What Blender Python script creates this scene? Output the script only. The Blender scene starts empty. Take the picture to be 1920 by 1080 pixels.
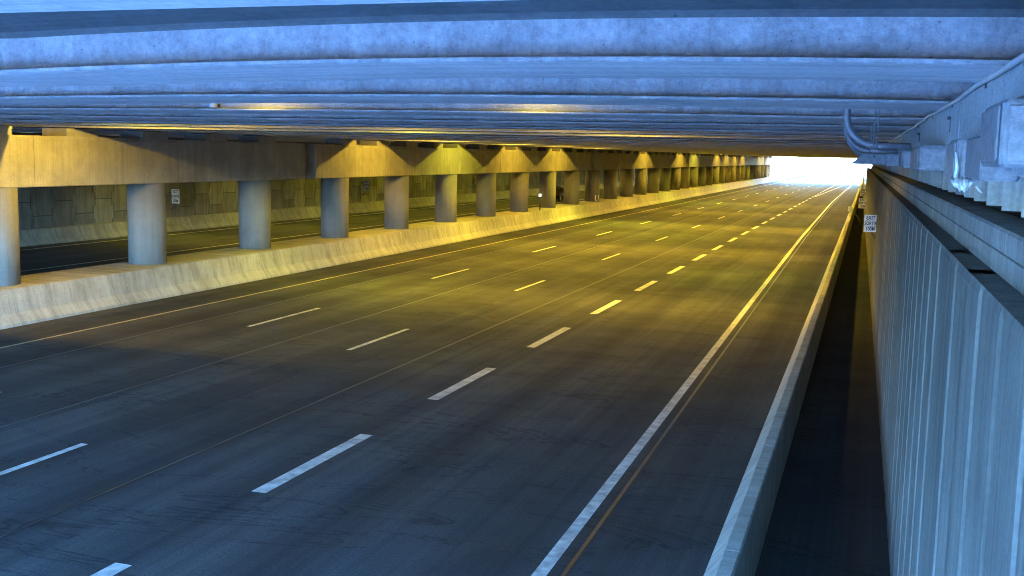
import bpy, math, random
from mathutils import Matrix, Vector
random.seed(7)
scene = bpy.context.scene
COL = scene.collection
K = 0.0165                       # the right-hand walls close in on the axis by this much per metre
LEN_END = 236.0                  # far portal

# ------------------------------------------------------------------ mesh builder
class MB:
    def __init__(s): s.v, s.f, s.m, s.sm = [], [], [], []
    def add(s, vs, fs, mat=0, smooth=False):
        o = len(s.v); s.v += [tuple(v) for v in vs]
        for f in fs:
            s.f.append(tuple(i + o for i in f)); s.m.append(mat); s.sm.append(smooth)
        return s
    def hexa(s, p, mat=0):       # 8 points: bottom ring 0-3 (ccw from above), top ring 4-7
        return s.add(p, [(3,2,1,0),(4,5,6,7),(0,1,5,4),(1,2,6,5),(2,3,7,6),(3,0,4,7)], mat)
    def box(s, x0, x1, y0, y1, z0, z1, mat=0):
        return s.hexa([(x0,y0,z0),(x1,y0,z0),(x1,y1,z0),(x0,y1,z0),(x0,y0,z1),(x1,y0,z1),(x1,y1,z1),(x0,y1,z1)], mat)
    def bbox(s, x0, x1, y0, y1, z0, z1, b=0.01, mat=0):   # box with chamfered edges
        def ring(z, e): return [(x0+b+e,y0+e,z),(x1-b-e,y0+e,z),(x1-e,y0+b+e,z),(x1-e,y1-b-e,z),(x1-b-e,y1-e,z),(x0+b+e,y1-e,z),(x0+e,y1-b-e,z),(x0+e,y0+b+e,z)]
        rs = [ring(z0,b*.6), ring(z0+b,0), ring(z1-b,0), ring(z1,b*.6)]
        vs = [p for r in rs for p in r]
        fs = [tuple(range(7,-1,-1)), tuple(range(24,32))]
        for k in range(3):
            for i in range(8):
                j=(i+1)%8; fs.append((k*8+i,k*8+j,k*8+8+j,k*8+8+i))
        return s.add(vs, fs, mat)
    def sweep(s, prof, stations, mat=0, mats=None, cap=True, closed=True, smooth=False):
        # prof: list of (a,z); stations: list of functions/points -> maps (a,z)->xyz
        n=len(prof); vs=[st(a,z) for st in stations for a,z in prof]
        o=len(s.v); s.v += [tuple(v) for v in vs]
        rng = n if closed else n-1
        for k in range(len(stations)-1):
            for i in range(rng):
                j=(i+1)%n
                s.f.append((o+k*n+i,o+k*n+j,o+(k+1)*n+j,o+(k+1)*n+i)); s.m.append(mats[i] if mats else mat); s.sm.append(smooth)
        if cap and closed:
            s.f.append(tuple(o+i for i in range(n-1,-1,-1))); s.m.append(mat); s.sm.append(False)
            e=o+(len(stations)-1)*n
            s.f.append(tuple(e+i for i in range(n))); s.m.append(mat); s.sm.append(False)
        return s
    def cyl(s, c, r, z0, z1, n=32, mat=0, r1=None):
        r1 = r if r1 is None else r1
        vs=[(c[0]+r*math.cos(2*math.pi*i/n), c[1]+r*math.sin(2*math.pi*i/n), z0) for i in range(n)]
        vs+=[(c[0]+r1*math.cos(2*math.pi*i/n), c[1]+r1*math.sin(2*math.pi*i/n), z1) for i in range(n)]
        s.add(vs,[(i,(i+1)%n,n+(i+1)%n,n+i) for i in range(n)],mat,True)
        o=len(s.v)-2*n
        s.f.append(tuple(o+n-1-i for i in range(n))); s.m.append(mat); s.sm.append(False)
        s.f.append(tuple(o+n+i for i in range(n))); s.m.append(mat); s.sm.append(False)
        return s
    def tube(s, pts, r, n=10, mat=0):
        pts=[Vector(p) for p in pts]; rings=[]; up=None
        for i,p in enumerate(pts):
            t=((pts[min(i+1,len(pts)-1)]-pts[max(i-1,0)])).normalized()
            if up is None:
                up = Vector((0,0,1)) if abs(t.z)<.9 else Vector((0,1,0))
            a=t.cross(up).normalized(); up=a.cross(t).normalized()
            rr = r[i] if isinstance(r,(list,tuple)) else r
            rings.append([p+a*rr*math.cos(2*math.pi*k/n)+up*rr*math.sin(2*math.pi*k/n) for k in range(n)])
        vs=[v for q in rings for v in q]; fs=[]
        for i in range(len(pts)-1):
            for k in range(n):
                l=(k+1)%n; fs.append((i*n+k,i*n+l,(i+1)*n+l,(i+1)*n+k))
        s.add(vs,fs,mat,True)
        o=len(s.v)-len(vs); e=o+(len(pts)-1)*n
        s.f.append(tuple(o+k for k in range(n-1,-1,-1))); s.m.append(mat); s.sm.append(False)
        s.f.append(tuple(e+k for k in range(n))); s.m.append(mat); s.sm.append(False)
        return s
    def obj(s, name, mats, parent=None, loc=(0,0,0), fix=True):
        me=bpy.data.meshes.new(name); L=Vector(loc)
        me.from_pydata([tuple(Vector(v)-L) for v in s.v],[],s.f)
        if not isinstance(mats,(list,tuple)): mats=[mats]
        for m in mats: me.materials.append(m)
        me.polygons.foreach_set('material_index', s.m); me.polygons.foreach_set('use_smooth', s.sm)
        if fix:
            import bmesh
            b=bmesh.new(); b.from_mesh(me); bmesh.ops.recalc_face_normals(b,faces=b.faces); b.to_mesh(me); b.free()
        me.update()
        o=bpy.data.objects.new(name,me); COL.objects.link(o); o.location=loc
        if parent is not None:
            o.parent=parent; o.location=Vector(loc)-parent.location if parent.rotation_euler.z==0 else loc
        return o

def tag(o,label=None,cat=None,group=None,kind=None):
    if label: o['label']=label
    if cat: o['category']=cat
    if group: o['group']=group
    if kind: o['kind']=kind
    return o
def empty(name,loc,label,cat,group=None,rz=0):
    o=bpy.data.objects.new(name,None); COL.objects.link(o); o.location=loc; o.rotation_euler.z=rz
    o.empty_display_size=.2
    return tag(o,label,cat,group)
def kids(o): return [c for c in bpy.data.objects if c.parent==o]
def copy_tree(o,parent=None):
    c=o.copy(); COL.objects.link(c)
    if parent is not None: c.parent=parent
    for ch in kids(o):
        if ch.type!='LIGHT': copy_tree(ch,c)
    return c
ORD=['first','second','third','fourth','fifth','sixth','seventh','eighth','ninth','tenth','eleventh','twelfth','thirteenth','fourteenth','fifteenth','sixteenth','seventeenth','eighteenth','nineteenth']
TENS={2:'twenti',3:'thirti',4:'forti',5:'fifti',6:'sixti',7:'seventi'}
def ordn(n):
    if n<=19: return ORD[n-1]
    t,u=divmod(n,10)
    return TENS[t]+'eth' if u==0 else TENS[t][:-1]+'y-'+ORD[u-1]

# ------------------------------------------------------------------ materials
class NT:
    def __init__(s,name):
        s.m=bpy.data.materials.new(name); s.m.use_nodes=True; s.t=s.m.node_tree; s.t.nodes.clear()
        s.out=s.t.nodes.new('ShaderNodeOutputMaterial'); s.b=s.t.nodes.new('ShaderNodeBsdfPrincipled')
        s.t.links.new(s.b.outputs[0],s.out.inputs[0])
    def n(s,t,**k):
        q=s.t.nodes.new(t)
        for a,v in k.items():
            if a in q.inputs.keys() and not hasattr(q,a): q.inputs[a].default_value=v
            else: setattr(q,a,v)
        return q
    def l(s,a,b): s.t.links.new(a,b)
    def coords(s,scale=(1,1,1),rnd=True,src='Object'):
        tc=s.n('ShaderNodeTexCoord'); mp=s.n('ShaderNodeMapping'); mp.inputs['Scale'].default_value=scale
        s.l(tc.outputs[src],mp.inputs[0])
        if rnd:
            oi=s.n('ShaderNodeObjectInfo'); mu=s.n('ShaderNodeMath',operation='MULTIPLY'); mu.inputs[1].default_value=171.3
            s.l(oi.outputs['Random'],mu.inputs[0]); cx=s.n('ShaderNodeCombineXYZ')
            for i in range(3): s.l(mu.outputs[0],cx.inputs[i])
            s.l(cx.outputs[0],mp.inputs['Location'])
        return mp.outputs[0]
    def noise(s,vec,scale,detail=4,rough=.55,dist=0):
        q=s.n('ShaderNodeTexNoise'); q.inputs['Scale'].default_value=scale; q.inputs['Detail'].default_value=detail
        q.inputs['Roughness'].default_value=rough; q.inputs['Distortion'].default_value=dist
        s.l(vec,q.inputs['Vector']); return q.outputs['Fac']
    def ramp(s,fac,stops):
        q=s.n('ShaderNodeValToRGB'); e=q.color_ramp.elements
        while len(e)<len(stops): e.new(.5)
        for i,(p,c) in enumerate(stops):
            e[i].position=p; e[i].color=(c,c,c,1) if not isinstance(c,(tuple,list)) else (*c,1)
        s.l(fac,q.inputs[0]); return q.outputs[0]
    def mix(s,a,b,fac=1.0,mode='MULTIPLY'):
        q=s.n('ShaderNodeMix'); q.data_type='RGBA'; q.blend_type=mode
        if isinstance(fac,float): q.inputs[0].default_value=fac
        else: s.l(fac,q.inputs[0])
        for i,x in ((6,a),(7,b)):
            if isinstance(x,(tuple,list)): q.inputs[i].default_value=(*x,1)
            else: s.l(x,q.inputs[i])
        return q.outputs[2]
    def bump(s,h,strength=.3,dist=.02):
        q=s.n('ShaderNodeBump'); q.inputs['Strength'].default_value=strength; q.inputs['Distance'].default_value=dist
        s.l(h,q.inputs['Height']); s.l(q.outputs[0],s.b.inputs['Normal'])

def concrete(name,col,mottle=.35,streak=.5,streak_axis='z',holes=0.0,bump=.25,rough=.88,grain=30,light_drips=0.0,island=0.0,mscale=1.3,gc=.03,hs=7):
    t=NT(name); base=t.coords()
    A=t.noise(base,mscale,6,.62,.3); a=t.ramp(A,[(.28,1-mottle),(.72,1+mottle*.25)])
    c=t.mix(col,a)
    F=t.noise(base,grain,3,.7); f=t.ramp(F,[(.3,.72-gc),(.7,1.2+gc)]); c=t.mix(c,f,.55+gc)
    if streak>0:
        sc={'z':(5.5,5.5,.22),'w':(0,4.5,.5),'x':(.12,9,9),'y':(9,.12,9)}[streak_axis]
        S=t.noise(t.coords(sc),1.0,5,.65,.2)
        c=t.mix(c,t.ramp(S,[(.36,1-streak),(.56,1.06)]))
        S2=t.noise(t.coords(tuple(v*2.7 for v in sc)),1.0,2,.5)
        c=t.mix(c,t.ramp(S2,[(.32,1-streak*.7),(.46,1.0)]))
    if light_drips>0:
        D=t.noise(t.coords((3.1,3.1,.35)),1.0,2,.5,.4); d=t.ramp(D,[(.66,0.0),(.72,1.0)])
        c=t.mix(c,(.55,.55,.53),t.mix(d,(light_drips,)*3),'MIX')
    if holes>0:
        v=t.n('ShaderNodeTexVoronoi'); v.inputs['Scale'].default_value=hs; t.l(base,v.inputs['Vector'])
        h=t.ramp(v.outputs['Distance'],[(.05,1-holes),(.085,1.0)]); c=t.mix(c,h)
    if island>0:
        g=t.n('ShaderNodeNewGeometry'); r=t.ramp(g.outputs['Random Per Island'],[(0,1-island),(1,1+island*.3)]); c=t.mix(c,r)
    t.l(c,t.b.inputs['Base Color']); t.b.inputs['Roughness'].default_value=rough
    t.b.inputs['Specular IOR Level'].default_value=.25
    hn=t.noise(base,grain*.7,5,.7); t.bump(hn,bump,.012)
    return t.m
def plain(name,col,rough=.5,metal=0.0,var=.15,scale=9,bump=0.0,emit=None,estr=0):
    t=NT(name); v=t.coords(); a=t.ramp(t.noise(v,scale,4,.6),[(.3,1-var),(.7,1+var*.4)])
    c=t.mix(col,a); t.l(c,t.b.inputs['Base Color']); t.b.inputs['Roughness'].default_value=rough; t.b.inputs['Metallic'].default_value=metal
    if bump: t.bump(t.noise(v,scale*2,3,.6),bump,.01)
    if emit: t.b.inputs['Emission Color'].default_value=(*emit,1); t.b.inputs['Emission Strength'].default_value=estr
    return t.m
def asphalt(name,col,dark=.45):
    t=NT(name); v=t.coords(rnd=False)
    L=t.noise(t.coords((1.1,.02,1),rnd=False),1.0,5,.6); c=t.mix(col,t.ramp(L,[(.3,1-dark),(.68,1.2)]))
    M=t.noise(v,.35,6,.6,.4); c=t.mix(c,t.ramp(M,[(.3,.72),(.7,1.15)]))
    L2=t.noise(t.coords((7,.05,1),rnd=False),1.0,3,.6); c=t.mix(c,t.ramp(L2,[(.35,.82),(.6,1.06)]))
    F=t.noise(v,27,4,.9); c=t.mix(c,t.ramp(F,[(.3,.38),(.7,1.62)]),.85)
    wv=t.n('ShaderNodeTexWave'); wv.wave_type='BANDS'; wv.bands_direction='X'; wv.inputs['Scale'].default_value=2*math.pi/20/3.78*2; wv.inputs['Distortion'].default_value=1.2; wv.inputs['Detail'].default_value=3
    wv.inputs['Phase Offset'].default_value=1.3; t.l(t.coords((1,.05,1),rnd=False),wv.inputs['Vector']); c=t.mix(c,t.ramp(wv.outputs['Fac'],[(.1,.80),(.8,1.08)]))
    pv=t.n('ShaderNodeTexVoronoi'); pv.inputs['Scale'].default_value=.09; t.l(t.coords((1,.35,1),rnd=False),pv.inputs['Vector']); c=t.mix(c,t.ramp(pv.outputs['Color'],[(.1,.86),(.9,1.1)]))
    # tar-sealed cracks running across and along
    cr=t.noise(t.coords((.25,.9,1),rnd=False),.55,5,.65,1.2); c=t.mix(c,t.ramp(cr,[(.490,1.0),(.498,.4),(.502,.4),(.51,1.0)]),.8)
    t.l(c,t.b.inputs['Base Color'])
    t.l(t.ramp(t.noise(v,.8,4),[(.3,.8),(.7,.97)]),t.b.inputs['Roughness']); t.b.inputs['Specular IOR Level'].default_value=.15
    t.bump(F,.35,.008); return t.m

M={}
M['web']=concrete('girder_web_concrete',(.36,.35,.36),.3,.12,'z',.5,.9,grain=30,light_drips=.3,mscale=4,gc=.1,hs=13)
M['soffit']=concrete('girder_soffit_concrete',(.74,.66,.66),.22,.16,'x',0,.12,grain=24)  # paler and pinker than the webs: road bounce light put into the colour
M['haunch_shade']=concrete('haunch_shade_concrete',(.13,.13,.13),.3,.1,'x',.4,.4,grain=20)  # shade above the girder webs, put into the colour
M['deck']=concrete('deck_concrete',(.30,.30,.29),.35,.15,'x',.3,.3,grain=20)
M['cap']=concrete('cap_beam_concrete',(.36,.34,.305),.3,.11,'z',.2,.25,grain=34,gc=.06)
M['column']=concrete('column_concrete',(.22,.212,.20),.2,.08,'z',.1,.12,grain=40)
M['barrier']=concrete('barrier_concrete',(.36,.34,.29),.3,.2,'w',.2,.15)
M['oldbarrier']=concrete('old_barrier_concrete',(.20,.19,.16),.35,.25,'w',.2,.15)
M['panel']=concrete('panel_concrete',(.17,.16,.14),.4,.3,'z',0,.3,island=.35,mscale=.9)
M['tar']=plain('tar_seal',(.015,.015,.016),.5,var=.5,scale=3)
M['darksign']=plain('sign_dull',(.42,.40,.45),.6,var=.2)
M['jointgap']=plain('joint_and_gap_shade',(.035,.035,.035),.95)
M['ribwall']=concrete('ribbed_wall_concrete',(.17,.16,.14),.35,.3,'z',.1,.3)
M['sheet']=concrete('sheet_wall_concrete',(.40,.385,.34),.2,.35,'z',0,.2)
M['ledgewall']=concrete('ledge_wall_concrete',(.36,.34,.31),.3,.3,'z',.15,.25)
M['seat']=concrete('beam_seat_concrete',(.46,.46,.46),.2,.06,'z',.1,1.0,grain=40,gc=.12)
M['asphalt']=asphalt('road_asphalt',(.048,.047,.044))
M['apron']=concrete('apron_concrete',(.54,.54,.55),.2,.2,'y',0,.2)
def worn_paint(name,col):
    t=NT(name); v=t.coords(rnd=False)
    a=t.ramp(t.noise(v,6,6,.75,.4),[(.38,0.0),(.56,1.0)]); c=t.mix((.055,.053,.05),col,a,'MIX')
    c=t.mix(c,t.ramp(t.noise(v,1.1,3),[(.3,.65),(.7,1.05)])); t.l(c,t.b.inputs['Base Color']); t.b.inputs['Roughness'].default_value=.85; return t.m
M['white']=worn_paint('marking_white',(.30,.295,.27))
M['yellow']=worn_paint('marking_yellow',(.26,.22,.12))
M['tar']=plain('tar_seal',(.015,.015,.016),.5,var=.5,scale=3)
M['darksign']=plain('sign_dull',(.42,.40,.45),.6,var=.2)  # darker version of the sign white, used on the left wall
M['jointgap']=plain('joint_and_gap_shade',(.035,.035,.035),.95)
M['ribwall']=concrete('ribbed_wall_concrete',(.17,.16,.14),.35,.3,'z',.1,.3)
M['sheet']=concrete('sheet_wall_concrete',(.40,.385,.34),.2,.35,'z',0,.2)
M['ledgewall']=concrete('ledge_wall_concrete',(.36,.34,.31),.3,.3,'z',.15,.25)
M['seat']=concrete('beam_seat_concrete',(.46,.46,.46),.2,.06,'z',.1,1.0,grain=40,gc=.12)
M['asphalt']=asphalt('road_asphalt',(.048,.047,.044))
M['apron']=concrete('apron_concrete',(.54,.54,.55),.2,.2,'y',0,.2)
M['white']=plain('marking_white',(.42,.41,.37),.7,var=.55,scale=5)
M['yellow']=plain('marking_yellow',(.36,.30,.15),.7,var=.6,scale=5)
M['galv']=plain('galvanised_steel',(.24,.25,.27),.6,.15,.4,18,.6)
M['conduit']=plain('grey_conduit',(.20,.20,.22),.45,.1,.2,20)
M['pipe']=plain('pale_pipe',(.55,.55,.55),.45,0,.15,14)
M['wrap']=plain('plastic_wrap',(.72,.73,.75),.3,0,.3,22,.6)
M['signw']=plain('sign_white',(.78,.76,.80),.5,var=.08)
M['black']=plain('black_lettering',(.02,.02,.025),.6)
M['darkst']=plain('dark_steel',(.05,.05,.055),.5,.3)
M['carblue']=plain('car_paint_dark',(.012,.015,.028),.25,.2,.05)
M['carsil']=plain('car_paint_silver',(.35,.36,.38),.3,.4,.05)
M['glass']=plain('dark_glass',(.01,.012,.015),.06)
M['rubber']=plain('tyre_rubber',(.02,.02,.02),.85)
M['rim']=plain('alloy_rim',(.5,.5,.52),.35,.8)
M['tail']=plain('tail_lamp_red',(.22,.01,.01),.2)
M['reflect']=plain('reflector_white_glow',(.9,.9,.9),.3,emit=(1,1,1),estr=.008)  # glow added in place of the light a reflector returns
M['lens']=plain('lamp_lens',(.9,.7,.3),.4,emit=(1,.66,.16),estr=.012)
M['fixture']=plain('lamp_housing',(.12,.12,.12),.6)
M['ground']=plain('verge_ground',(.09,.11,.05),.95,var=.4,scale=.2)
M['earth']=plain('dark_earth',(.045,.05,.03),.95,var=.5,scale=.3)
M['grey']=plain('painted_grey',(.33,.33,.34),.5,var=.2)

# ------------------------------------------------------------------ ground and roads
def sheet(name,pts,z,mat,kind='structure'):
    b=MB(); b.add([(x,y,z) for x,y in pts],[tuple(range(len(pts)))])
    return tag(b.obj(name,mat),kind=kind)
sheet('ground',[(-3000,-1500),(3000,-1500),(3000,4000),(-3000,4000)],-.30,M['ground'])
b=MB(); b.add([(-20.5,-2,0),(2.65,-2,0),(2.65,0,0),(2.65-K*LEN_END,LEN_END,0),(2.65-K*LEN_END,1100,0),(-20.5,1100,0)],[(0,1,2,3,4,5)])
tag(b.obj('road',M['asphalt']),kind='structure')
sheet('road',[(-38.2,-2),(-23.3,-2),(-23.3,1100),(-38.2,1100)],0.0,M['asphalt'])
sheet('approach_pavement',[(-38.2,-48),(14,-48),(14,-2.0),(-38.2,-2.0)],-.004,M['apron'])
b=MB(); b.add([(-300,-49,-.1),(300,-49,-.1),(300,-75,3),(-300,-75,3),(300,-150,9),(-300,-150,9)],[(0,1,2,3),(3,2,4,5)])
tag(b.obj('sky_block_hill',M['earth']),kind='structure')  # unseen rise added behind the camera to cut off low sky light
def stripes(name,segs,mat,z=.005):
    b=MB()
    for (x0,y0,x1,y1,w) in segs:
        n=max(1,int(abs(y1-y0)/30))
        for i in range(n):
            ya=y0+(y1-y0)*i/n; yb=y0+(y1-y0)*(i+1)/n; xa=x0+(x1-x0)*i/n; xb=x0+(x1-x0)*(i+1)/n
            b.add([(xa-w/2,ya,z),(xa+w/2,ya,z),(xb+w/2,yb,z),(xb-w/2,yb,z)],[(0,1,2,3)])
    return tag(b.obj(name,mat),kind='structure')
stripes('lane_marking',[(-7.72,68.8-1.65+6.08*k,-7.72,68.8+1.65+6.08*k,.22) for k in range(-12,160)],M['white'])
stripes('lane_marking',[(-11.48,61-1.7+12.3*k,-11.48,61+1.7+12.3*k,.13) for k in range(-6,70)],M['white'])
stripes('lane_marking',[(-15.35,63.1-1.9+12.3*k,-15.35,63.1+1.9+12.3*k,.13) for k in range(-6,70)],M['white'])
stripes('edge_line',[(-18.65,-60,-18.65,900,.10)],M['yellow'])
stripes('edge_line',[(-3.1,-2,-4.2,67,.16),(-4.2,67,-4.8,127,.16),(-4.8,127,-4.9,260,.16),(-4.9,260,-4.9,800,.16)],M['white'])
stripes('road_seam',[(-2.85,-2,-3.95,67,.05),(-3.95,67,-4.55,127,.05),(-4.55,127,-4.65,236,.05),(-9.6,-2,-9.6,236,.035),(-13.4,-2,-13.4,236,.035),(-17.0,-2,-17.0,236,.03)],M['tar'],.003)
stripes('edge_line',[(-7.5,142,-6.2,211,.13),(-6.2,211,-5.9,300,.13)],M['white'])
stripes('edge_line',[(-29.25,-60,-29.25,900,.13),(-35.0,-60,-35.0,900,.14),(-24.3,-60,-24.3,900,.12)],M['white'])

# ------------------------------------------------------------------ median barrier, columns, cap beam
XC=-21.9; S=6.2826; Y0=22.587
G0=5.22; GS=3.286; GW=1.126; ZB=5.086; ZS=5.56
prof=[(-20.52,-.2),(-20.52,.07),(-20.72,.31),(-20.86,.895),(-20.89,.914),(-22.72,.914),(-22.75,.895),(-22.9,.31),(-23.1,.07),(-23.1,-.2)]
def st(y): return lambda a,z: (a,y,z)
b=MB(); ys=[-60]+[2+6.1*i for i in range(0,40)]+[330]
for y0,y1 in zip(ys[:-1],ys[1:]): b.sweep(prof,[st(y0+.006),st(y1-.006)])
b.box(-22.6,-20.95,-60,330,-.2,.89)
tag(b.obj('median_barrier',M['barrier'],loc=(-21.8,80,0)),'long pale concrete median barrier wall under the row of columns','barrier')

NC=34
cm=MB(); cm.cyl((0,0),.585,.914-.03,3.458,48)
col0=None
for i in range(NC):
    y=Y0+S*i
    if col0 is None:
        col0=cm.obj('column',M['column'],loc=(0,0,0)); o=col0
    else:
        o=col0.copy(); COL.objects.link(o)
    o.location=(XC,y,0)
    extra={0:'cut by the picture edge, lit yellow',1:'grey-blue, beside dark wall panels',2:'left of the beam gap',3:'just right of the beam gap'}.get(i)
    lab=f'round concrete column on the median, {ordn(i+1)} from the left'+(f', {extra}' if extra else '')
    tag(o,lab,'column','round columns along the median')
segs=[(13.0,37.95),(38.8,82.92),(83.6,127.9),(128.6,172.9),(173.6,217.8),(218.5,LEN_END)]
for k,(a,c) in enumerate(segs):
    b=MB(); ch=.02
    P=[(-21.36,3.458+ch),(-21.36,4.74),(-21.375,4.75),(-21.375,4.833),(-22.46,4.833),(-22.46,3.458+ch),(-22.46+ch,3.458),(-21.36-ch,3.458)]
    cuts=[a]+[y for y in [Y0+.9+S*j for j in range(-2,40)] if a+.6<y<c-.6]+[c]
    for y0,y1 in zip(cuts[:-1],cuts[1:]):
        b.sweep(P,[st(y0+.008),st(y1-.008)])
    b.box(-22.42,-21.41,a+.01,c-.01,3.47,4.82)
    if k<5: b.box(-22.35,-21.75,c-.02,segs[k+1][0]-.02,3.6,4.6)
    if k<5:
        place=['nearest and only dimly lit length','second length, lit by yellow scallops','third length from the near end','fourth length from the near end','fifth length from the near end'][k]
    else: place='last length beside the bright exit'
    seg=tag(b.obj('cap_beam',M['cap'],loc=(-21.9,(a+c)/2,3.458)),f'long concrete cap beam on the median columns, {place}','beam','cap beam lengths on the columns')
    for j in range(0,75):
        gy=G0+GS*j
        if a<=gy+.5<c:
            p=MB(); p.box(-22.3,-21.46,gy-.08,gy+1.2,4.825,ZB-.03); p.box(-22.2,-21.55,gy+.15,gy+.95,ZB-.03,ZB+.002,1)
            p.obj('bearing_pedestal',[M['cap'],M['darkst']],parent=seg,loc=(-21.9,gy+.5,4.83))

# ------------------------------------------------------------------ girders and deck
XL,XR=-38.6,1.55
def girder(y,camber,name='girder'):
    # I-shaped box girder running along X: bottom flange GW wide, slightly recessed webs
    if camber: xs=[XL]+[-12+ .5*i for i in range(0,28)]+[XR]
    else: xs=[XL,-21.9,-10,XR]
    P=[(0.01,0),(GW-.01,0),(GW,.008),(GW,.024),(GW-.17,.04),(GW-.2,.42),(GW-.12,ZS-ZB+.02),(-.85,ZS-ZB+.02),(-.85,.43),(-.78,.40),(-.1,.285),(.12,.255),(.17,.225),(.17,.036),(0,.023),(0,.008)]
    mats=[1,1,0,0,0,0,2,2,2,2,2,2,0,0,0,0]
    def zc(x):
        if not camber: return 0
        a,xm,hw=camber; u=max(-1,min(1,(x-xm)/hw)); return -a*u*u+a*.25
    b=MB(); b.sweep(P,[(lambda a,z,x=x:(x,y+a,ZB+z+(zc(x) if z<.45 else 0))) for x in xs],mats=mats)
    return b.obj(name,[M['web'],M['soffit'],M['haunch_shade']],loc=(-10,y,ZB))
NG=70
gproto=None
camb={0:(.055,-1.8,3.2),1:(.05,-3.6,5.0),2:(.04,-6,7.5),-1:(.0,0,1)}
for j in range(-2,NG+1):
    y=G0+GS*j
    if y>LEN_END-1: break
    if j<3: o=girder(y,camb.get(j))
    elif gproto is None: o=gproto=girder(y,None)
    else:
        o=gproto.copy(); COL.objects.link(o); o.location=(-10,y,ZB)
    n=j+1
    if j==-2: lab='concrete deck girder at the entrance edge, above and behind the viewpoint'
    elif j==-1: lab='concrete deck girder whose pale underside cuts the top left corner'
    else:
        ex={1:', broad blue daylit face',3:', with two yellow patches'}.get(n,'')
        lab=f'concrete deck girder over the road, {ordn(n)} from top{ex}'
    tag(o,lab,'girder','deck girders across the underpass')
b=MB(); b.box(XL,3.2,-2.0,LEN_END,ZS,6.3); b.box(XL,3.2,-2.0,-1.6,6.3,17); b.box(XL,3.2,LEN_END-.5,LEN_END,6.3,7.3); b.box(XL-.4,XL-.003,-2,LEN_END,4.6,6.3); b.box(3.203,3.6,-2,LEN_END,-.25,6.3)  # includes a tall unseen wall above the entrance, added to block the sun
tag(b.obj('bridge_deck',M['deck'],loc=(-18,100,ZS)),'wide concrete deck slab resting on the girders over both roads','bridge deck')

# ------------------------------------------------------------------ left side wall
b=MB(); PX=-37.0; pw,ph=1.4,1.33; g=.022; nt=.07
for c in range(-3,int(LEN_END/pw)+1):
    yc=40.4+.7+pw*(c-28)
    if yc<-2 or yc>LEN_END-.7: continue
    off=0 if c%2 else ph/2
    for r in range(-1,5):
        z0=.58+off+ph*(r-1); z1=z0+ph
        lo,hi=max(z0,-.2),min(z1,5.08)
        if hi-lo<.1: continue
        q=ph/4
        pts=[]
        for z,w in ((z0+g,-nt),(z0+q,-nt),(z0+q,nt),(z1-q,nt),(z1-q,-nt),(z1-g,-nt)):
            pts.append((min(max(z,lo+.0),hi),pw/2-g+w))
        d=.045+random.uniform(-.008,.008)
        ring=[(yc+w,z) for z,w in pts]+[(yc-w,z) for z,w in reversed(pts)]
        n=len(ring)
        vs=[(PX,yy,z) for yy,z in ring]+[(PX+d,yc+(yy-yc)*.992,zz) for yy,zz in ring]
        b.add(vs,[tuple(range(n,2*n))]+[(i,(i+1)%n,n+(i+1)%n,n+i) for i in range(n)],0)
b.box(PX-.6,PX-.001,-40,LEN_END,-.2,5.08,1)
tag(b.obj('panel_wall',[M['panel'],M['jointgap']],loc=(-37,100,0),fix=False),'stained wall of interlocking cross-shaped concrete panels beyond the columns','wall')
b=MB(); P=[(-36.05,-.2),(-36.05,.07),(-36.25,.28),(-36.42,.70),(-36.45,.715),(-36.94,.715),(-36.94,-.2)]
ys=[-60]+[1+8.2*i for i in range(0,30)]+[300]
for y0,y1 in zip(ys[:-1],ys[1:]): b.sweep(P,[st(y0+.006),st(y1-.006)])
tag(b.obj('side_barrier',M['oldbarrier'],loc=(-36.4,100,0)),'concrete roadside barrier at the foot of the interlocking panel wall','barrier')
b=MB(); b.box(-38.2,-37.0,-60,-3,-.2,9.5)
tag(b.obj('sun_block_wall',M['barrier'],loc=(-37.5,-30,0)),'tall unseen concrete wall added outside the entrance to block the sun, behind the viewpoint','wall')  # out of view, added to keep sunlight off the approach

# ------------------------------------------------------------------ right side walls
def W(y): return lambda a,z: (a-K*y,y,z)
EW=100.0
# lower wall with vertical ribs
b=MB(); pitch=.84; d=.014; y=-2.0; line=[]
i=0
while y<EW:
    line+= [(.60,y),(.60,y+pitch*.80),(.60+d,y+pitch*.84),(.60+d,y+pitch*.97)]; y+=pitch*random.choice((1,1,1,.7,1.3))
n=len(line); zt=4.05
vs=[(a-K*y,y,-.2) for a,y in line]+[(a-K*y,y,zt-.05) for a,y in line]+[(.60-K*y+.012,y,zt-.0) for a,y in line]+[(.76-K*y,y,zt) for a,y in line]
fs=[]
for k in range(3):
    for i in range(n-1): fs.append((k*n+i,k*n+i+1,(k+1)*n+i+1,(k+1)*n+i))
b.add(vs,fs)
b.sweep([(.66,-.2),(.9,-.2),(.9,zt-.02),(.66,zt-.02)],[W(-2),W(EW)])
tag(b.obj('ribbed_wall',M['ribwall'],loc=(0,80,0),fix=False),'lower retaining wall with vertical ribs along the right shoulder','wall')
# smooth panel course
EW=78.0
b=MB(); ys=[-2,3.4,9.36]+[9.36+7.2*i for i in range(1,32)]; ys=[y for y in ys if y<EW-1]+[EW]
for y0,y1 in zip(ys[:-1],ys[1:]):
    b.sweep([(.75,3.95),(.75,4.165),(.762,4.17),(.762,4.18),(.75,4.185),(.75,4.285),(.765,4.30),(1.02,4.30),(1.02,3.95)],[W(y0+.008),W(y1-.008)])
b.sweep([(.78,3.95),(1.0,3.95),(1.0,4.28),(.78,4.28)],[W(-2),W(EW)])
tag(b.obj('upper_panel_wall',M['ledgewall'],loc=(0,80,4)),'smooth concrete wall course with a groove, above the ribbed wall','wall')
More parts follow.
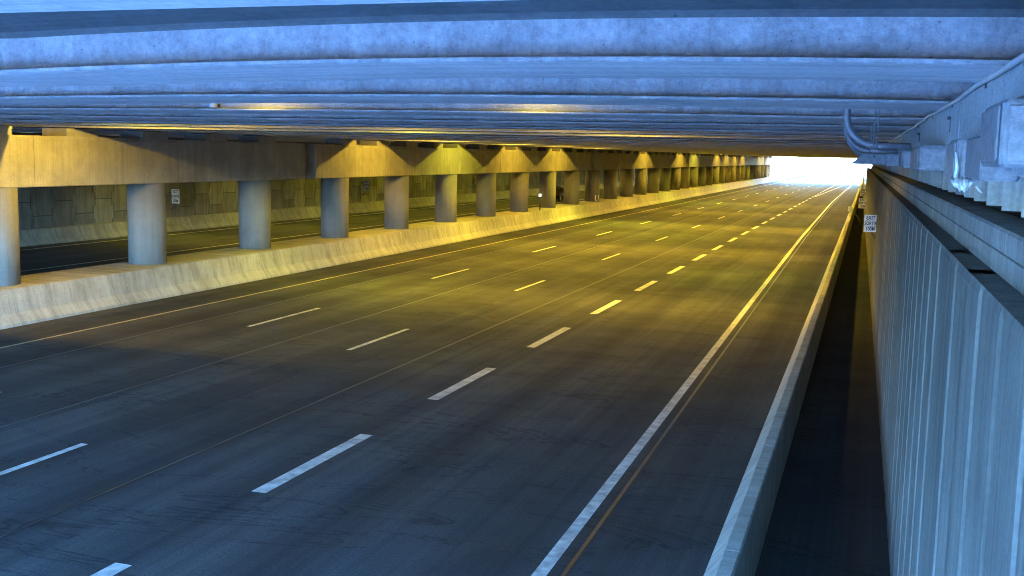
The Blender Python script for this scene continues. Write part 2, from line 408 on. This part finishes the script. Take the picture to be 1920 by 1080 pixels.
# folded sheet wall, saw-toothed in plan
b=MB(); line=[]; y=1.3; p=.86; dp=.125
while y<EW-p:
    line+=[(.98,y),(.98-dp,y+.05),(.98-dp*.4,y+p*.55)]; y+=p
n=len(line); z0=4.358; z1=5.05
vs=[(a-K*y,y,z0) for a,y in line]+[(a-K*y,y,z1) for a,y in line]+[(a-K*y+.05,y+.012,z0) for a,y in line]
fs=[(i,i+1,n+i+1,n+i) for i in range(n-1)]+[(2*n+i,2*n+i+1,i+1,i) for i in range(n-1)]
b.add(vs,fs)
b.sweep([(1.06,4.2),(1.3,4.2),(1.3,5.05),(1.06,5.05)],[W(-2),W(EW)],1)  # near-black backing paints the shade in the gaps under the teeth
tag(b.obj('sheet_wall',[M['sheet'],M['jointgap']],loc=(0,80,4.3),fix=False),'saw-toothed upper wall of dull vertical sheets above the smooth course','wall')
EW=LEN_END-.3
# beam seat that carries the girder ends
b=MB(); ys=[-2,2.9,7.6,11.2,14.4,18,22,26,30]+[34+6*i for i in range(0,40)]; ys=[y for y in ys if y<EW-1]+[EW]
for k,(y0,y1) in enumerate(zip(ys[:-1],ys[1:])):
    e=.004*((k*7)%3)
    b.sweep([(.60-e,4.60),(.60-e,5.055),(.63,5.075),(1.04,5.075),(1.04,4.60)],[W(y0+.006),W(y1-.006)])
b.sweep([(.63,4.61),(1.03,4.61),(1.03,5.05),(.63,5.05)],[W(-2),W(EW)])
tag(b.obj('beam_seat',M['seat'],loc=(0,80,4.6)),'rough concrete beam seat carrying the right-hand girder ends, daylit blue','beam')
# pale pipe along its top edge, with clips
pts=[]; y=.8
while y<60:
    pts.append((.575-K*y,y,5.055+.006*math.sin(y*1.3)+.004*math.sin(y*3.1))); y+=.35
b=MB(); b.tube(pts,.014,8)
pipe=tag(b.obj('edge_pipe',M['pipe'],loc=(.5,5,5.05)),'thin pale pipe running along the top edge of the beam seat','pipe')
for y in (3.4,4.7,6.1,8.2,10.4,13,16,19,23):
    c=MB(); c.box(.585-K*y,.602-K*y,y,y+.008,5.028,5.05); c.obj('clip',M['darkst'],parent=pipe,loc=(.5,5,5.03))
for y,h in ((8.3,.09),(12.6,.08)):
    b=MB(); b.box(.588-K*y,.602-K*y,y,y+.035,4.86,4.86+h); b.box(.57-K*y,.602-K*y,y-.02,y+.06,4.86+h,4.88+h)
    tag(b.obj('anchor_plate',M['darkst'],loc=(.6-K*y,y,4.86)),'small dark slotted anchor on the beam seat, '+('nearer of two' if y<10 else 'farther of two'),'anchor')

# junction boxes in a row along the beam seat
def jbox(y0,y1,a0,a1,z0,z1,label,lid=True,mat='galv'):
    cx=(a0+a1)/2-K*y0
    o=empty('junction_box',(cx,y0,z0),label,'junction box','junction boxes along the beam seat')
    b=MB(); b.bbox(a0-K*y0,a1-K*y0,y0,y1,z0,z1,.012); b.obj('box_body',M[mat],parent=o,loc=(cx,y0,z0))
    if lid:
        l=MB(); l.bbox(a0-K*y0-.012,a0-K*y0-.001,y0+.03,y1-.03,z0+.02,z1-.02,.004)
        l.bbox(a0+.02-K*y0,a1-.02-K*y0,y0-.012,y0-.001,z0+.02,z1-.02,.004)
        l.obj('lid',M[mat],parent=o,loc=(cx,y0,z0))
    return o
bx1=jbox(4.05,4.75,.45,.66,4.635,4.865,'big square metal junction box at the right edge of the picture')
b=MB(); b.bbox(.52-K*4,.63-K*4,4.15,4.6,4.865,4.885,.006); b.obj('box_neck',M['galv'],parent=bx1,loc=bx1.location)
jbox(4.9,5.75,.475,.63,4.575,4.765,'long metal trunking box just left of the big square one',False)
bx2=jbox(5.85,6.5,.455,.64,4.56,4.768,'metal box with torn white plastic wrap hanging below')
w=MB(); nx,ns=22,9; lay=[]
for L in (0,1):
    for q in range(ns):
        for i in range(nx):
            t=i/(nx-1); u=q/(ns-1); sag=.075*math.sin(math.pi*min(1,t*1.05+.02))**.55*(1-.25*t)+.006*math.sin(t*31)
            fold=.012*math.sin(t*19+u*2)+.006*math.sin(t*47)
            lay.append((.338+.125*t+.012*u*math.sin(5*t),5.825-.045*math.sin(math.pi*u*.8)+fold+.005*L,4.572-sag*u+.004*math.sin(t*40+u*6)))
fs=[]
for L in (0,1):
    for q in range(ns-1):
        for i in range(nx-1):
            a=L*nx*ns+q*nx+i; f_=(a,a+1,a+nx+1,a+nx); fs.append(f_ if L==0 else f_[::-1])
B_=nx*ns
for i in range(nx-1):
    fs.append((i+(ns-1)*nx,i+1+(ns-1)*nx,B_+i+1+(ns-1)*nx,B_+i+(ns-1)*nx)); fs.append((i,B_+i,B_+i+1,i+1))
for q in range(ns-1):
    fs.append((q*nx,(q+1)*nx,B_+(q+1)*nx,B_+q*nx)); fs.append((q*nx+nx-1,B_+q*nx+nx-1,B_+(q+1)*nx+nx-1,(q+1)*nx+nx-1))
w.add(lay,fs,0,True)
w.tube([(.36,5.84,4.56),(.362,5.81,4.62),(.355,5.83,4.70)],[.012,.01,.006],7)
w.tube([(.43,5.83,4.585),(.455,5.80,4.575),(.47,5.81,4.592)],[.012,.016,.01],7)
w.tube([(.455,5.8,4.535),(.475,5.8,4.51),(.483,5.8,4.502)],[.006,.005,.002],6)
w.obj('torn_wrapping',M['wrap'],parent=bx2,loc=bx2.location)
jbox(8.6,10.6,.415,.66,4.585,4.772,'wide metal trunking box with an upright seam, left of the wrapped box')
jbox(11.4,12.9,.40,.66,4.585,4.765,'metal trunking box wrapped in creased sheet, middle of the row')
jbox(14.0,15.2,.30,.64,4.59,4.765,'smallest metal trunking box, beside the curved conduits',False)
# tray with slanted end
y0,y1=15.4,16.2
o=empty('cable_tray',(0,y0,4.6),'flat metal cable tray with a slanted end below the curved conduits','cable tray')
b=MB(); b.hexa([(-.375,y0,4.602),(.10,y0,4.602),(.10,y1,4.602),(-.375,y1,4.602),(-.235,y0,4.735),(.10,y0,4.735),(.10,y1,4.735),(-.235,y1,4.735)])
b.obj('tray_body',M['galv'],parent=o,loc=(0,y0,4.6))
b=MB(); b.box(-.36,.10,y0-.012,y0-.001,4.603,4.62); b.cyl((-.08,y0-.02),.012,4.69,4.72,8); b.obj('rim',M['galv'],parent=o,loc=(0,y0,4.6))
# curved conduits dropping from the bays
cd=[]
for k in range(5):
    yy=10.4+GS*k
    X0=(-.309,-.413,-.49,-.531,-.554)[k]; R=.27+.03*k
    zb=(4.785,4.765,4.733,4.70,4.672)[k]
    c=MB(); pts=[(X0,yy,ZS)]+[(X0,yy,z) for z in (5.3,zb+R+.05)]
    for q in range(0,13):
        a=math.pi/2*q/12
        pts.append((X0+R-R*math.cos(a),yy,zb+R-R*math.sin(a)))
    pts.append((.42-K*yy,yy,zb-.005))
    o=empty('conduit',(X0,yy,zb),f'grey conduit curving from the deck to the beam seat, {ordn(k+1)} from the front','conduit','curved conduits in the girder bays')
    c.tube(pts,.032,14); c.obj('bent_tube',M['conduit'],parent=o,loc=(X0,yy,zb))
    h=MB()
    for hx in (-.065,-.032): h.tube([(hx-.08*k*.6,yy-.03,ZS),(hx-.08*k*.6,yy-.03,zb-.045)],.0055,6)
    h.box(-.08-.08*k*.6,-.02-.08*k*.6,yy-.045,yy-.015,zb-.052,zb-.04)
    h.obj('hanger_rod',M['conduit'],parent=o,loc=(X0,yy,zb))
    cl=MB(); cl.box(-.09-.05*k,-.05-.05*k,yy-.03,yy+.03,zb-.03,zb+.03); cl.obj('clamp',M['darkst'],parent=o,loc=(X0,yy,zb))

b=MB(); b.sweep([(.60,-.2),(.60,1.55),(.64,1.6),(.85,1.6),(.9,-.2)],[W(100.01),W(LEN_END-.3)])
tag(b.obj('low_wall',M['ribwall'],loc=(-2,170,0)),'low continuation of the right wall toward the bright exit','wall')
b=MB(); b.sweep([(2.3,-.2),(2.3,5.04),(2.7,5.04),(2.7,-.2)],[W(60),W(LEN_END-.3)])
tag(b.obj('recessed_wall',M['ribwall'],loc=(0,150,0)),'plain concrete wall set back behind the low wall near the exit','wall')
# right shoulder barrier
b=MB(); P=[(-1.05,-.2),(-1.05,.07),(-.86,.30),(-.70,.88),(-.68,.9),(-.55,.9),(-.53,.88),(-.53,-.2)]
def WB(y): return lambda a,z: (a-.0085*y-.42,y,z)
ys=[-2]+[2+4.1*i for i in range(0,57)]; ys=[y for y in ys if y<LEN_END]
for y0,y1 in zip(ys[:-1],ys[1:]): b.sweep(P,[WB(y0+.01),WB(y1-.01)])
tag(b.obj('shoulder_barrier',M['barrier'],loc=(-1.5,80,0)),'concrete barrier between the traffic lanes and the right walkway','barrier')
o=empty('call_box',(-1.86,83.6,.9),'small pale box on the right barrier with a cable drooping to the walkway','call box')
b=MB(); b.bbox(-2.02,-1.72,83.5,83.75,.93,1.28,.02); b.obj('cabinet',M['signw'],parent=o,loc=o.location)
b=MB(); b.tube([(-1.75,83.6,1.0),(-1.55,83.3,.86),(-1.3,82.6,.62),(-1.12,82.0,.35),(-1.1,81.6,.12),(-1.25,81.4,.03),(-1.45,81.3,.02)],.025,8); b.obj('cable',M['darkst'],parent=o,loc=o.location)
b=MB(); b.box(-1.93,-1.83,83.57,83.67,.88,.94); b.obj('stand',M['darkst'],parent=o,loc=o.location)

# ------------------------------------------------------------------ signs
def textmesh(body,size,name):
    cu=bpy.data.curves.new(name,'FONT'); cu.body=body; cu.size=size; cu.align_x='CENTER'; cu.align_y='CENTER'; cu.extrude=.003; cu.offset=.006; cu.space_character=1.05
    ob=bpy.data.objects.new(name,cu); COL.objects.link(ob)
    dg=bpy.context.evaluated_depsgraph_get(); me=bpy.data.meshes.new_from_object(ob.evaluated_get(dg))
    bpy.data.objects.remove(ob); me.materials.clear(); me.materials.append(M['black']); return me
TX=[textmesh('EXIT',.25,'exit_text'),textmesh('SORTIE',.215,'sortie_text'),textmesh('100M',.235,'distance_text')]
def make_sign(cx,y,zc,w,h,wallx,label):
    o=empty('exit_sign',(cx,y,zc-h/2),label,'sign','exit distance signs on the walls')
    b=MB(); b.bbox(cx-w/2,cx+w/2,y,y+.02,zc-h/2,zc+h/2,.006); pl=b.obj('plate',M['signw'] if wallx>-10 else M['darksign'],parent=o,loc=(cx,y,zc-h/2))
    for k,me in enumerate(TX):
        t=bpy.data.objects.new('lettering',me); COL.objects.link(t); t.parent=pl
        t.rotation_euler=(math.pi/2,0,0); t.scale=(w/.80,h/.78,1); t.location=(0,-.006,h*(.82-.32*k))
    d=MB()
    for zz in (.66,.34):
        for q in range(12): d.box(cx-w*.45+q*w*.9/12,cx-w*.45+q*w*.9/12+w*.04,y-.006,y-.001,zc-h/2+h*zz-.008,zc-h/2+h*zz+.008)
    d.box(cx+w/2-.03,cx+w/2-.012,y-.005,y-.001,zc-h/2+.02,zc+h/2-.02)
    d.obj('border_marks',M['black'],parent=pl,loc=(0,0,0)).location=(-cx,-y,-(zc-h/2))
    sgn=1 if wallx>cx else -1
    a=MB(); a.box(min(cx,wallx),max(cx,wallx),y+.021,y+.05,zc+h*.22,zc+h*.28); a.obj('bracket',M['darkst'],parent=o,loc=o.location)
    a=MB()
    a.tube([(cx,y+.035,zc-h*.45),(cx+sgn*.12,y+.04,zc-h*.75),(wallx,y+.1,zc-h*.95)],.015,6)
    a.obj('strut',M['darkst'],parent=o,loc=o.location)
for cx,y,zc,w,h,l in ((-.165,36,2.69,.40,.54,'white sign lettered EXIT SORTIE 100M on the ribbed wall, nearest of three'),
                      (-.97,80,1.70,.55,.72,'white exit sign at the right wall, second of three, beside the barrier'),
                      (-1.36,112,1.55,.55,.72,'white exit sign farthest along the right wall, close to the bright opening')):
    make_sign(cx,y,zc,w,h,.62-K*y,l)
for y,z,l in ((50.6,1.88,'white exit sign on the panel wall, just right of the second column'),(74.1,2.0,'white exit sign on the panel wall, seen between the fourth and fifth columns'),(97.9,1.97,'white exit sign on the panel wall, seen between the sixth and seventh columns')):
    make_sign(-36.5,y,z,.50,.78,-36.95,l)

# ------------------------------------------------------------------ small things
o=empty('marker_post',(-21.15,68.7,.914),'white square reflector on a short dark post on the median','reflector post')
b=MB(); b.cyl((-21.15,68.7),.04,.91,1.76,10,r1=.06); b.obj('post',M['darkst'],parent=o,loc=o.location)
b=MB(); b.bbox(-21.31,-20.99,68.67,68.73,1.76,2.08,.02); b.obj('backplate',M['darkst'],parent=o,loc=o.location)
b=MB(); b.bbox(-21.25,-21.05,68.655,68.668,1.82,2.02,.004); b.obj('reflector',M['reflect'],parent=o,loc=o.location)
b=MB(); yb=Y0+S*9.95-.59
b.tube([(-21.40,yb+.02,1.45),(-21.40,yb-.02,1.2),(-21.35,yb-.04,1.02),(-21.28,yb-.05,.98),(-21.20,yb-.04,1.02),(-21.15,yb-.02,1.2),(-21.15,yb+.02,1.45)],.04,8)
tag(b.obj('conduit_loop',M['pipe'],loc=(-21.3,yb,1)),'small pale U-shaped pipe loop at the foot of a column','pipe')
o=empty('sensor',(-8.0,11.93,5.12),'tiny white sensor on the third girder face, left of the yellow patch','sensor')
b=MB(); b.bbox(-8.035,-7.965,11.86,11.95,5.13,5.19,.008); b.obj('sensor_body',M['pipe'],parent=o,loc=o.location)
b=MB(); b.box(-8.05,-7.95,11.95,12.02,5.14,5.18); b.obj('mount',M['darkst'],parent=o,loc=o.location)

# ------------------------------------------------------------------ cars
def make_car(x,y,paint,label,rz=0):
    o=empty('car',(x,y,0),label,'car',rz=rz)
    def part(name,b,mats,par=o):
        q=b.obj(name,mats); q.parent=par; return q
    # body: cross-sections along the length (rear at -y), half-width, z levels
    secs=[(-2.15,.78,.38,.80),(-2.05,.86,.26,.95),(-1.5,.90,.22,1.00),(-.6,.91,.20,.98),(.5,.91,.20,.95),(1.1,.90,.22,.93),(1.9,.85,.25,.80),(2.15,.74,.35,.66)]
    b=MB(); P=[]
    st_=[]
    for yy,hw,z0,z1 in secs:
        ring=[(-hw*.88,z0),(-hw,z0+.14),(-hw,z1-.22),(-hw*.95,z1-.05),(-hw*.84,z1),(hw*.84,z1),(hw*.95,z1-.05),(hw,z1-.22),(hw,z0+.14),(hw*.88,z0)]
        st_.append([(a,yy,z) for a,z in ring])
    n=10; vs=[v for r in st_ for v in r]; fs=[]
    for k in range(len(st_)-1):
        for i in range(n): fs.append((k*n+i,k*n+(i+1)%n,(k+1)*n+(i+1)%n,(k+1)*n+i))
    fs+= [tuple(range(n-1,-1,-1)),tuple((len(st_)-1)*n+i for i in range(n))]
    b.add(vs,fs,0,True); body=part('body',b,paint)
    # cabin
    b=MB(); cs=[(-2.0,.76,.96,.97),(-1.45,.66,.96,1.36),(-.9,.62,.96,1.44),(.0,.62,.96,1.45),(.45,.64,.95,1.38),(1.15,.74,.92,.94)]
    vs=[];n=6
    for yy,hw,z0,z1 in cs: vs+=[(-hw-.12*(z1-z0>.1),yy,z0),(-hw,yy,z1-.06*(z1-z0>.1)),(-hw+.1,yy,z1),(hw-.1,yy,z1),(hw,yy,z1-.06*(z1-z0>.1)),(hw+.12*(z1-z0>.1),yy,z0)]
    fs=[]; 
    for k in range(len(cs)-1):
        for i in range(n): fs.append((k*n+i,k*n+(i+1)%n,(k+1)*n+(i+1)%n,(k+1)*n+i))
    b.add(vs,fs,0,True); part('cabin',b,paint)
    b=MB(); b.add([(-.60,-1.93,1.03),(.60,-1.93,1.03),(.52,-1.50,1.345),(-.52,-1.50,1.345)],[(0,1,2,3)]); part('rear_window',b,M['glass'],body)
    b=MB(); b.add([(-.62,1.09,1.0),(.62,1.09,1.0),(.52,.52,1.385),(-.52,.52,1.385)],[(0,1,2,3)]); part('windscreen',b,M['glass'],body)
    for s in (-1,1):
        b=MB(); b.add([(s*.785,-1.3,1.02),(s*.785,.85,1.02),(s*.655,.38,1.33),(s*.655,-1.2,1.33)],[(0,1,2,3)]); part('side_window',b,M['glass'],body)
        b=MB(); b.bbox(s*.72-.13,s*.72+.13,-2.17,-2.05,.68,.84,.02); part('tail_lamp',b,M['tail'],body)
        b=MB(); b.bbox(s*.66-.15,s*.66+.15,2.03,2.14,.55,.67,.02); part('headlight',b,M['signw'],body)
        for yy in (-1.32,1.33):
            b=MB(); 
            nn=20; rr=.32
            for dx,rad in ((0,rr),):
                vs=[(s*.74,yy+rr*math.cos(2*math.pi*i/nn),.32+rr*math.sin(2*math.pi*i/nn)) for i in range(nn)]+[(s*.93,yy+rr*math.cos(2*math.pi*i/nn),.32+rr*math.sin(2*math.pi*i/nn)) for i in range(nn)]
                b.add(vs,[(i,(i+1)%nn,nn+(i+1)%nn,nn+i) for i in range(nn)]+[tuple(range(nn)),tuple(range(nn,2*nn))],0)
            wl=part('wheel',b,M['rubber'])
            b=MB(); vs=[(s*.934,yy+.2*math.cos(2*math.pi*i/nn),.32+.2*math.sin(2*math.pi*i/nn)) for i in range(nn)]; b.add(vs,[tuple(range(nn))]); part('rim',b,M['rim'],wl)
    b=MB(); b.bbox(-.26,.26,-2.18,-2.155,.52,.64,.004); part('number_plate',b,M['signw'],body)
    return o
make_car(-30.55,104.3,M['carblue'],'dark blue car on the far carriageway, glimpsed between two columns')
make_car(-13.2,400,M['carsil'],'silver car far away on the sunlit road beyond the exit')

# ------------------------------------------------------------------ beyond the exit
b=MB(); P=[(-.2,-.3),(-.2,.1),(-.08,.8),(.08,.8),(.2,.1),(.2,-.3)]
b.sweep(P,[lambda a,z:(-4.2+a,LEN_END+30,z),lambda a,z:(2.0+a,LEN_END+300,z)])
tag(b.obj('exit_barrier',M['barrier'],loc=(-2,300,0)),'low pale roadside barrier on the bright road beyond the exit','barrier')
o=empty('roadside_sign',(-6.2,430,0),'pale roadside panel sign on a tall pole far beyond the exit','sign')
b=MB(); b.cyl((-6.2,430),.12,-.3,6.5,10); b.obj('pole',M['galv'],parent=o,loc=o.location)
b=MB()
for xx,ww in ((-8.4,.9),(-7.0,1.0),(-5.6,1.2),(-4.1,1.0)): b.bbox(xx-ww/2,xx+ww/2,429.7,429.82,.3,1.6,.03)
b.box(-9.0,-3.5,429.82,429.9,.8,.95)
b.obj('panel',M['grey'],parent=o,loc=o.location)

# ------------------------------------------------------------------ lamps
def lamp_proto():
    o=empty('ceiling_lamp',(0,0,ZS),'','lamp')
    b=MB(); b.bbox(-.32,.32,-.14,.14,-.07,0,.012); b.obj('housing',M['fixture']).parent=o
    b=MB(); b.bbox(-.27,.27,-.1,.1,-.085,-.07,.006); b.obj('lens',M['lens']).parent=o
    return o
lp=lamp_proto(); first=True
SOD=(1,.64,.05); GRN=(.88,.76,.05)
lights={}
def lamp(x,bay,power,colr,label,group,dz=.22,typ='AREA',drop=0):
    global first
    y=G0+GS*bay+GW+(GS-GW)/2
    if first: o=lp; first=False
    else: o=copy_tree(lp)
    o.location=(x,y,ZS-.002-drop); tag(o,label,'lamp',group)
    key=(power,colr,typ)
    if key not in lights:
        L=bpy.data.lights.new('lamp_glow',typ); L.energy=power; L.color=colr; lights[key]=L
        if typ=='POINT': L.shadow_soft_size=.03
        else: L.spread=math.radians(142); L.shape='RECTANGLE'; L.size=.5; L.size_y=.18
    l=bpy.data.objects.new('lamp_glow',lights[key]); COL.objects.link(l); l.parent=o; l.location=(0,0,-dz)
P0=8
LIVE=(11,14,17,20,29,35,38,44,47,50,53,61,63,66)
for bay in (4.72,)+LIVE:
    lamp(-18.4,bay,(10.5 if bay<6 else 9.5),GRN if bay in (14,38) else SOD,'sodium lamp under the deck beside the median cap beam','lamps beside the cap beam',.10,'POINT')
for bay in (4,5,8)+tuple(range(11,69,3)):
    for x in ((-11.0,-5.5) if bay==5 else (-16.0,-11.0,-5.5) if bay!=4 else (-16.5,-13.8,-9.8,-6.0)):
        lamp(x,bay,(1.0 if bay<5 else 2.6 if bay<6 else 6.5 if bay<9 else (9.5,6.0,12.0,5.0)[(bay//3)%4] if bay<57 else 2.5),GRN if (bay+int(-x))%4==0 else SOD,'sodium lamp under the deck above the traffic lanes','lamps above the lanes',.10,'POINT' if bay<6 else 'AREA')
for bay in range(12,70,3):
    for x in (-26.5,-33):
        lamp(x,bay,3.0,GRN if (bay+int(-x))%3==0 else SOD,'sodium lamp under the deck above the far carriageway','lamps above the far carriageway')
for x in (-7.2,-3.7):
    lamp(x,1.25,.13,(1,.78,.09),'weak sodium lamp in the bay before the third girder face','lamps near the entrance',.10,'POINT',.13)

# ------------------------------------------------------------------ camera, sky, sun
f,yaw,pitch,roll,h=2031.58,.3227,.1239,.0222,4.6466
cy,sy,cp,sp=math.cos(yaw),math.sin(yaw),math.cos(pitch),math.sin(pitch)
fw=Vector((-sy*cp,cy*cp,-sp)); r=Vector((cy,sy,0)); u=r.cross(fw)
r2=math.cos(roll)*r+math.sin(roll)*u; u2=-math.sin(roll)*r+math.cos(roll)*u
cd=bpy.data.cameras.new('camera'); cam=bpy.data.objects.new('camera',cd); COL.objects.link(cam)
m=Matrix((r2,u2,-fw)).transposed().to_4x4(); m.translation=(0,0,h); cam.matrix_world=m
cd.sensor_fit='HORIZONTAL'; cd.sensor_width=36; cd.lens=36*f/1920; cd.clip_start=.1; cd.clip_end=8000
scene.camera=cam
w=bpy.data.worlds.new('World'); scene.world=w; w.use_nodes=True
nt_=w.node_tree; nt_.nodes.clear()
sk=nt_.nodes.new('ShaderNodeTexSky'); sk.sky_type='NISHITA'; sk.sun_disc=False
SUN_EL=math.radians(18); AZ=math.radians(-45)      # azimuth measured from +Y towards +X
sk.sun_elevation=SUN_EL; sk.sun_rotation=AZ; sk.air_density=.95; sk.dust_density=.1; sk.ozone_density=9
bg=nt_.nodes.new('ShaderNodeBackground'); bg.inputs[1].default_value=.15; wo=nt_.nodes.new('ShaderNodeOutputWorld')
nt_.links.new(sk.outputs[0],bg.inputs[0]); nt_.links.new(bg.outputs[0],wo.inputs[0])
sl=bpy.data.lights.new('sun','SUN'); sl.energy=3.5; sl.angle=math.radians(.5); sl.color=(1,.93,.82)
so=bpy.data.objects.new('sun',sl); COL.objects.link(so)
dirv=Vector((math.sin(AZ)*math.cos(SUN_EL),math.cos(AZ)*math.cos(SUN_EL),math.sin(SUN_EL)))
so.rotation_euler=dirv.to_track_quat('Z','Y').to_euler(); so.location=(0,0,60)
scene.view_settings.view_transform='Standard'; scene.view_settings.look='None'; scene.view_settings.gamma=1; scene.view_settings.exposure=7.0
scene.render.engine='CYCLES'
cy_=scene.cycles; cy_.use_denoising=True; cy_.denoiser='OPENIMAGEDENOISE'; cy_.max_bounces=7; cy_.diffuse_bounces=5; cy_.use_light_tree=True
cy_.sample_clamp_direct=0; cy_.sample_clamp_indirect=.5; cy_.filter_width=1.0; cy_.caustics_reflective=False; cy_.caustics_refractive=False
